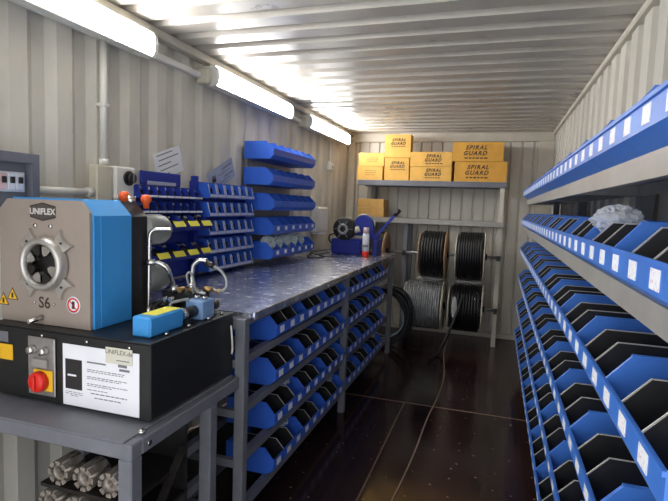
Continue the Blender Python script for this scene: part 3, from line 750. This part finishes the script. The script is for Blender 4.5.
# ------------------------------------------------------------------ things on the worktop
sa = thing('hose_saw', 'blue hose cutting saw with black motor and raised lever on the worktop', 'saw', (.45, 4.7, ZT))
B(.275, .57, 4.66, 4.88, ZT+.001, 1.165, bev=.008).build('base', M_NAVY, sa)
B(.69, .73, 4.66, 4.88, ZT+.001, 1.17, bev=.004).build('side_plate', M_NAVY, sa)
B(.571, .689, 4.70, 4.86, ZT+.001, 1.06, bev=.004).build('tray', M_DARKST, sa)
MB().lathe([(.0001, 4.60), (.05, 4.60), (.062, 4.615), (.095, 4.62), (.108, 4.635), (.108, 4.73), (.09, 4.75), (.0001, 4.75)], (.405, 0, 1.262), 'y', 32).build('motor', M_BLACK, sa)
MB().lathe([(.028, 4.594), (.052, 4.594), (.052, 4.60), (.028, 4.60)], (.405, 0, 1.262), 'y', 24, closed=True).build('motor_ring', M_GALV, sa)
for k in range(6):
    a = PI*k/3
    MB().beam((.405+.028*math.cos(a), 4.596, 1.262+.028*math.sin(a)), (.405+.094*math.cos(a), 4.612, 1.262+.094*math.sin(a)), .008, .008, (0, 1, 0)).build('motor_rib', M_DBOX, sa)
MB().cyl((.50, 4.67, 1.25), (.55, 4.68, 1.27), .03, 14).build('shaft', M_BEIGE, sa)
arc = [(.575+.095*math.cos(a), 1.30+.095*math.sin(a)) for a in [PI*k/14 for k in range(15)]]
MB().prism(arc+[(.48, 1.2), (.67, 1.2)], 'y', 4.72, 4.80).build('blade_guard', M_NAVY, sa, recalc=True)
arc2 = [(.575+.104*math.cos(a), 4.76, 1.30+.104*math.sin(a)) for a in [PI*k/14-.1 for k in range(17)]]
MB().tube(arc2, .008, 8).build('guard_rim', M_GALV, sa)
lv = MB().beam((.70, 4.77, 1.21), (.865, 4.77, 1.405), .03, .026).build('lever', M_NAVY, sa)
MB().cyl((.866, 4.77, 1.406), (.915, 4.77, 1.462), .019, 12).build('grip', M_BLACK, lv)
B(.64, .72, 4.74, 4.80, 1.171, 1.225, bev=.005).build('lever_bracket', M_NAVY, sa)
MB().tube(smooth_path([(.28, 4.70, 1.11), (.245, 4.69, 1.14), (.25, 4.68, 1.19), (.30, 4.68, 1.21)], 5), .007, 8).build('power_cable', M_BLACK, sa)
can = thing('spray_can', 'white spray can with red lower band standing before the saw', 'spray can', (.655, 4.55, ZT))
MB().lathe([(.0001, ZT+.001), (.031, ZT+.001), (.032, ZT+.006), (.032, ZT+.05)], (.652, 4.54, 0), 'z', 20).build('lower_band', M_RED, can)
MB().lathe([(.0321, ZT+.0502), (.0321, ZT+.195), (.026, ZT+.212), (.018, ZT+.216)], (.652, 4.54, 0), 'z', 20).build('body', M_PAPER, can)
MB().lathe([(.026, ZT+.2165), (.026, ZT+.262), (.022, ZT+.27), (.0001, ZT+.27)], (.652, 4.54, 0), 'z', 20).build('cap', mat('pink_white_cap', (.72, .55, .52), .4), can)
B(.62, .684, 4.5065, 4.5075, ZT+.09, ZT+.11).build('print_band', M_PRINT, can)
for k, pts in enumerate(([(.28, 4.60, 1.03), (.24, 4.45, 1.027), (.30, 4.30, 1.026), (.36, 4.20, 1.026), (.30, 4.08, 1.026), (.20, 4.22, 1.026), (.14, 4.5, 1.027)],
                         [(.27, 4.74, 1.05), (.18, 4.66, 1.037), (.17, 4.40, 1.037), (.40, 4.14, 1.037), (.46, 4.3, 1.026)])):
    simple('power_cord', MB().tube(smooth_path(pts, 8), .0045, 8), M_BLACK, ['black power cord looped on the worktop before the saw', 'black power cord trailing along the worktop beside the saw'][k], 'cord')
dp = thing('towel_dispenser', 'white paper towel dispenser on the wall beyond the blue bins', 'dispenser', (0, 4.94, 1.2))
B(0, .10, 4.78, 5.08, 1.20, 1.465, bev=.02).build('housing', M_WHITE, dp)
B(.101, .104, 4.83, 5.03, 1.235, 1.42).build('faceplate', M_PAPER, dp)
B(.02, .09, 4.82, 5.04, 1.185, 1.1995).build('towel', M_PAPER, dp)

# ------------------------------------------------------------------ back rack
RB = 5.70
br = thing('spool_rack', 'grey steel rack across the back wall with a box shelf and spool rods', 'rack', (1.05, 5.9, 0))
for x, m_ in ((.335, M_STEEL), (.795, M_STEEL), (1.81, M_TRIM)):
    yq = RB if x > .5 else RB+.27
    B(x, x+.05, yq, yq+.05, 0, 1.728 if x != .795 else 1.309, bev=.003).build('post', m_, br)
    B(x, x+.05, 6.02, 6.07, 0, 1.728 if x != .795 else 1.309, bev=.003).build('post', m_, br)
    B(x+.005, x+.045, yq+.05, 6.02, 1.69 if x != .795 else 1.27, 1.728 if x != .795 else 1.305).build('side_beam', m_, br)
B(.235, 1.88, RB-.005, RB+.035, 1.73, 1.785, bev=.003).build('shelf_beam', M_STEEL, br)
B(.235, 1.88, 6.03, 6.07, 1.73, 1.785, bev=.003).build('shelf_beam', M_STEEL, br)
B(.235, 1.88, RB-.003, 6.07, 1.786, 1.792).build('shelf_board', M_RACK, br)
B(.28, 1.87, RB-.05, RB-.001, 1.31, 1.365, bev=.003).build('cross_beam', M_RACK, br)
B(.28, 1.87, 6.02, 6.07, 1.31, 1.365, bev=.003).build('cross_beam', M_RACK, br)
B(.24, .80, RB-.05, 6.02, 1.3655, 1.37).build('shelf_board', M_RACK, br)
RA = 5.74
for z, x0 in ((.985, .50), (.41, .80)):
    MB().cyl((x0, RA-.055, z), (1.865, RA-.055, z), .016, 12).build('spool_rod', M_GALV, br)
    for x in (.82, 1.835):
        B(x-.02, x+.02, RB-.058, RB-.001, z-.035, z+.018).build('rod_bracket', M_MBLACK, br)

def spool(x0, x1, zc, R, hose, hr, label, fm, seed, layer=3, loose=False):
    rnd = random.Random(seed)
    t = thing('hose_spool', label, 'spool', ((x0+x1)/2, RA-.055, zc-R))
    c = (0, RA-.055, zc)
    for a, b in ((x0, x0+.012), (x1-.012, x1)):
        Rf = R-.03 if a == x0 else R
        f_ = MB().lathe([(.02, a), (Rf, a), (Rf, b), (.02, b)], c, 'x', 40, closed=True).build('flange', fm, t, recalc=True)
    MB().lathe([(.075, x0+.0125), (.075, x1-.0125), (.02, x1-.0125), (.02, x0+.0125)], c, 'x', 24, closed=True).build('core', M_FLANGE, t, recalc=True)
    wd = x1-x0-.03; n = int(wd/(2*hr)); pts = []
    Rw = R-hr*1.2
    for layer_i, rr in enumerate((Rw-1.8*hr, Rw)):
        for k in range(n*28+1):
            a = 2*PI*k/28; u = k/(n*28)
            if layer_i: u = 1-u
            rr2 = rr*(1+rnd.uniform(-.004, .004)) + (.006*math.sin(a*.37+seed) if loose else 0)
            pts.append((x0+.015+hr+u*(wd-2*hr)+rnd.uniform(-.002, .002), RA-.055+rr2*math.cos(a), zc+rr2*math.sin(a)))
    MB().tube(pts, hr, 7).build('hose_winding', hose, t)
    MB().lathe([(.0195, x1+.0005), (.034, x1+.0005), (.034, x1+.02), (.0195, x1+.02)], c, 'x', 16, closed=True).build('hub', M_BLACK, t, recalc=True)
    return t
spool(1.0, 1.295, .985, .262, M_RUBBER, .015, 'spool of thick black hose on the upper rod, nearer the saw', M_FLANGE, 1)
spool(1.395, 1.70, .985, .268, M_RUBBER, .013, 'spool of thick black hose on the upper rod, by the right-hand post', M_FLRIM, 2)
spool(.855, 1.285, .41, .270, M_CLEAR, .012, 'spool of shiny clear grey hose on the lower rod', M_FLRIM, 3)
spool(1.345, 1.705, .41, .262, M_RUBBER, .016, 'spool of coarse black hose on the lower rod, with torn clear wrap', M_FLRIM, 4)
spool(.52, .615, .985, .22, M_RUBBER, .010, 'narrow spool with brown cardboard flange showing behind the saw lever', M_FLANGE, 5)

def carton(x0, x1, z0, z1, label, y0=RB+.01, dp=.3, m=None, txt=None, tx=0, tz=0, ts=.055, rz=0):
    m = m or M_CARD
    t = thing('cardboard_box', label, 'box', ((x0+x1)/2, y0+dp/2, z0), 'cardboard boxes on the back rack')
    B(x0, x1, y0, y0+dp, z0+.0006, z1-.002, bev=.002).build('carton', m, t)
    g = B((x0+x1)/2-.022, (x0+x1)/2+.022, y0-.0004, y0+dp, z1-.0018, z1-.0006).build('tape', M_CARD2, t)
    if txt:
        cx = (x0+x1)/2+tx; cz = (z0+z1)/2+tz
        face_y(text_mb('SPIRAL', ts, .3, .0022, 1.25), cx, y0-.0008, cz+ts*.55).build('lettering', M_INK, t)
        face_y(text_mb('GUARD', ts, .3, .0022, 1.25), cx-ts*.2, y0-.0008, cz-ts*.42).build('lettering', M_INK, t)
        x = cx-ts*1.9
        while x < cx+ts*1.6:
            l = random.uniform(.3, .6)*ts; B(x, x+l, y0-.0008, y0-.0004, cz-ts*1.35, cz-ts*1.12).build('print_line', M_INK, t); x += l+ts*.18
    else:
        cx = (x0+x1)/2+tx; cz = (z0+z1)/2
        for k, l in enumerate((.11, .12, .10)):
            x = cx-l/2
            while x < cx+l/2:
                d = random.uniform(.01, .03); B(x, x+d, y0-.0008, y0-.0004, cz+.022-.024*k, cz+.031-.024*k).build('print_line', M_CARD2 if m is M_CARD2 else mat('brown_ink', (.25, .13, .03), .7), t); x += d+.006
    return t
z0 = 1.792
carton(.222, .520, z0, 1.948, 'small yellow box on the back shelf, lower of the pair nearest the corner')
carton(.236, .535, 1.9482, 2.10, 'small yellow box on the back shelf, upper of the pair nearest the corner')
carton(.542, .822, z0, 2.045, 'square yellow lettered box on the back shelf, under the highest box', txt=1, ts=.042, tz=.045, tx=.01, dp=.15)
carton(.535, .832, 2.0452, 2.305, 'square yellow lettered box on top of the stack, highest of all the boxes', txt=1, ts=.042, tz=.045, tx=.01, dp=.15)
carton(.836, 1.292, z0, 1.95, 'wide yellow lettered box on the back shelf, lower of the middle pair', txt=1, ts=.046, tz=.012, tx=.03)
carton(.832, 1.29, 1.9502, 2.112, 'wide yellow lettered box on the back shelf, upper of the middle pair', txt=1, ts=.046, tz=.008, tx=.03)
carton(1.322, 1.868, z0, 2.008, 'large amber lettered box on the back shelf, lower of the last pair', txt=1, ts=.062, tz=.012, m=mat('amber_cardboard', (.70, .36, .06), .75, var=.12, scale=10), tx=-.03)
carton(1.292, 1.825, 2.0082, 2.218, 'large amber lettered box on the back shelf, upper of the last pair', txt=1, ts=.062, tz=.008, m=MATS['amber_cardboard'], tx=-.02)
carton(.262, .565, 1.3702, 1.472, 'faded tan flat box on the lower back shelf, underneath its twin', m=M_CARD2, y0=RB-.045, dp=.26)
carton(.258, .562, 1.4722, 1.575, 'faded tan flat box on the lower back shelf, on top of its twin', m=M_CARD2, y0=RB-.045, dp=.26)

# hose coil leaning at the end of the bench, hoses on the floor
hc = thing('hose_coil', 'coil of black and pale blue hose leaning at the end of the workbench', 'hose', (.75, 5.3, 0))
for k in range(11):
    R = .30-.017*(k % 5); cx, cy, cz = .685+.003*k, 5.16+.024*k, .325
    pts = [(cx+R*math.cos(a)*.98+.008*math.sin(3*a+k), cy+.05*math.sin(a)+.012*math.sin(2*a+k), cz+R*math.sin(a)) for a in [2*PI*q/40 for q in range(40)]]
    MB().tube(pts, .006 if k in (4, 9) else .0125, 8, closed=True).build('hose_turn', M_TBLUE if k in (4, 9) else M_RUBBER, hc)
simple('black_hose', MB().tube(smooth_path([(1.50, 5.44, .60), (1.47, 5.40, .45), (1.42, 5.36, .30), (1.36, 5.28, .13), (1.31, 5.15, .03), (1.27, 5.0, .0165), (1.25, 4.88, .016)], 8), .0155, 10), M_RUBBER, 'thick black hose end hanging from the lower spools onto the floor', 'hose')
simple('floor_cord', MB().tube(smooth_path([(1.345, 5.75, .005), (1.36, 5.2, .005), (1.43, 4.5, .005), (1.435, 4.0, .005), (1.41, 3.5, .005), (1.40, 2.88, .005), (1.36, 2.2, .005)], 8), .0045, 6), mat('tan_cord', (.42, .29, .21), .7), 'thin tan cord lying along the dark floor', 'cord')

# ------------------------------------------------------------------ plastic bags
def bag(name, c, s, label, seed, m=None):
    rnd = random.Random(seed); mb = MB(); n, k = 18, 26; vs = []
    fold = [(rnd.uniform(2, 7), rnd.uniform(2, 7), rnd.uniform(0, 6), rnd.uniform(.05, .13)) for _ in range(7)]
    for i in range(n+1):
        th = PI*i/n
        for j in range(k):
            ph = 2*PI*j/k; r = 1
            for fa, fb, fc, fd in fold: r += fd*abs(math.sin(fa*th+fc+round(fb)*ph))-fd*.5
            r += rnd.uniform(-.07, .07)
            vs.append((c[0]+s[0]*r*math.sin(th)*math.cos(ph), c[1]+s[1]*r*math.sin(th)*math.sin(ph), c[2]+s[2]*r*math.cos(th)))
    fs = [(i*k+j, i*k+(j+1) % k, (i+1)*k+(j+1) % k, (i+1)*k+j) for i in range(n) for j in range(k)]
    mb.add(vs, fs); return simple(name, mb, m or M_BAG, label, 'bag')
bag('plastic_bag', (2.09, 1.4715, 1.468), (.055, .043, .034), 'crumpled clear plastic bag spilling over the second row of the long rack', 3)
bag('plastic_bag', (.70, 2.4955, .285), (.055, .042, .035), 'clear plastic bag in the bottom bench bin nearest the doorway', 5)
bag('plastic_bag', (.70, 2.4955, .51), (.055, .042, .03), 'clear plastic bag in the third-shelf bench bin nearest the doorway', 6)
bag('plastic_bag', (.71, 3.2815, .285), (.05, .042, .035), 'clear plastic bag in the bottom bench bin beside the middle post', 8)
bag('plastic_bag', (.71, 4.5535, .28), (.055, .042, .035), 'clear plastic bag in the farthest bottom bin of the far bench bay', 9)
M_BAG2 = mat('greenish_polythene', (.58, .68, .66), .15, alpha=.8, coat=.5)
for k in range(5):
    bag('plastic_bag', (.175, 3.36+.146*(k+.5), 1.178), (.055, .047, .05), 'greenish plastic bag stuffed into the lowest wall bin, %s from doorway side' % ORD[k], 20+k, M_BAG2)
def torn_wrap(owner, c, s_, seed):
    o = bag('torn_wrap', c, s_, 'x', seed, mat('white_wrap', (.62, .62, .61), .3, alpha=.6)); del o['label']; del o['category']
    o.parent = owner; o.location = -owner.location
SP = [o for o in C.objects if o.name.startswith('hose_spool')]; SP.sort(key=lambda o: o.name)
torn_wrap(SP[0], (1.125, 5.66, .710), (.13, .05, .018), 31)
torn_wrap(SP[1], (1.54, 5.66, .703), (.13, .05, .018), 32)
torn_wrap(SP[3], (1.42, 5.418, .45), (.025, .010, .10), 33)
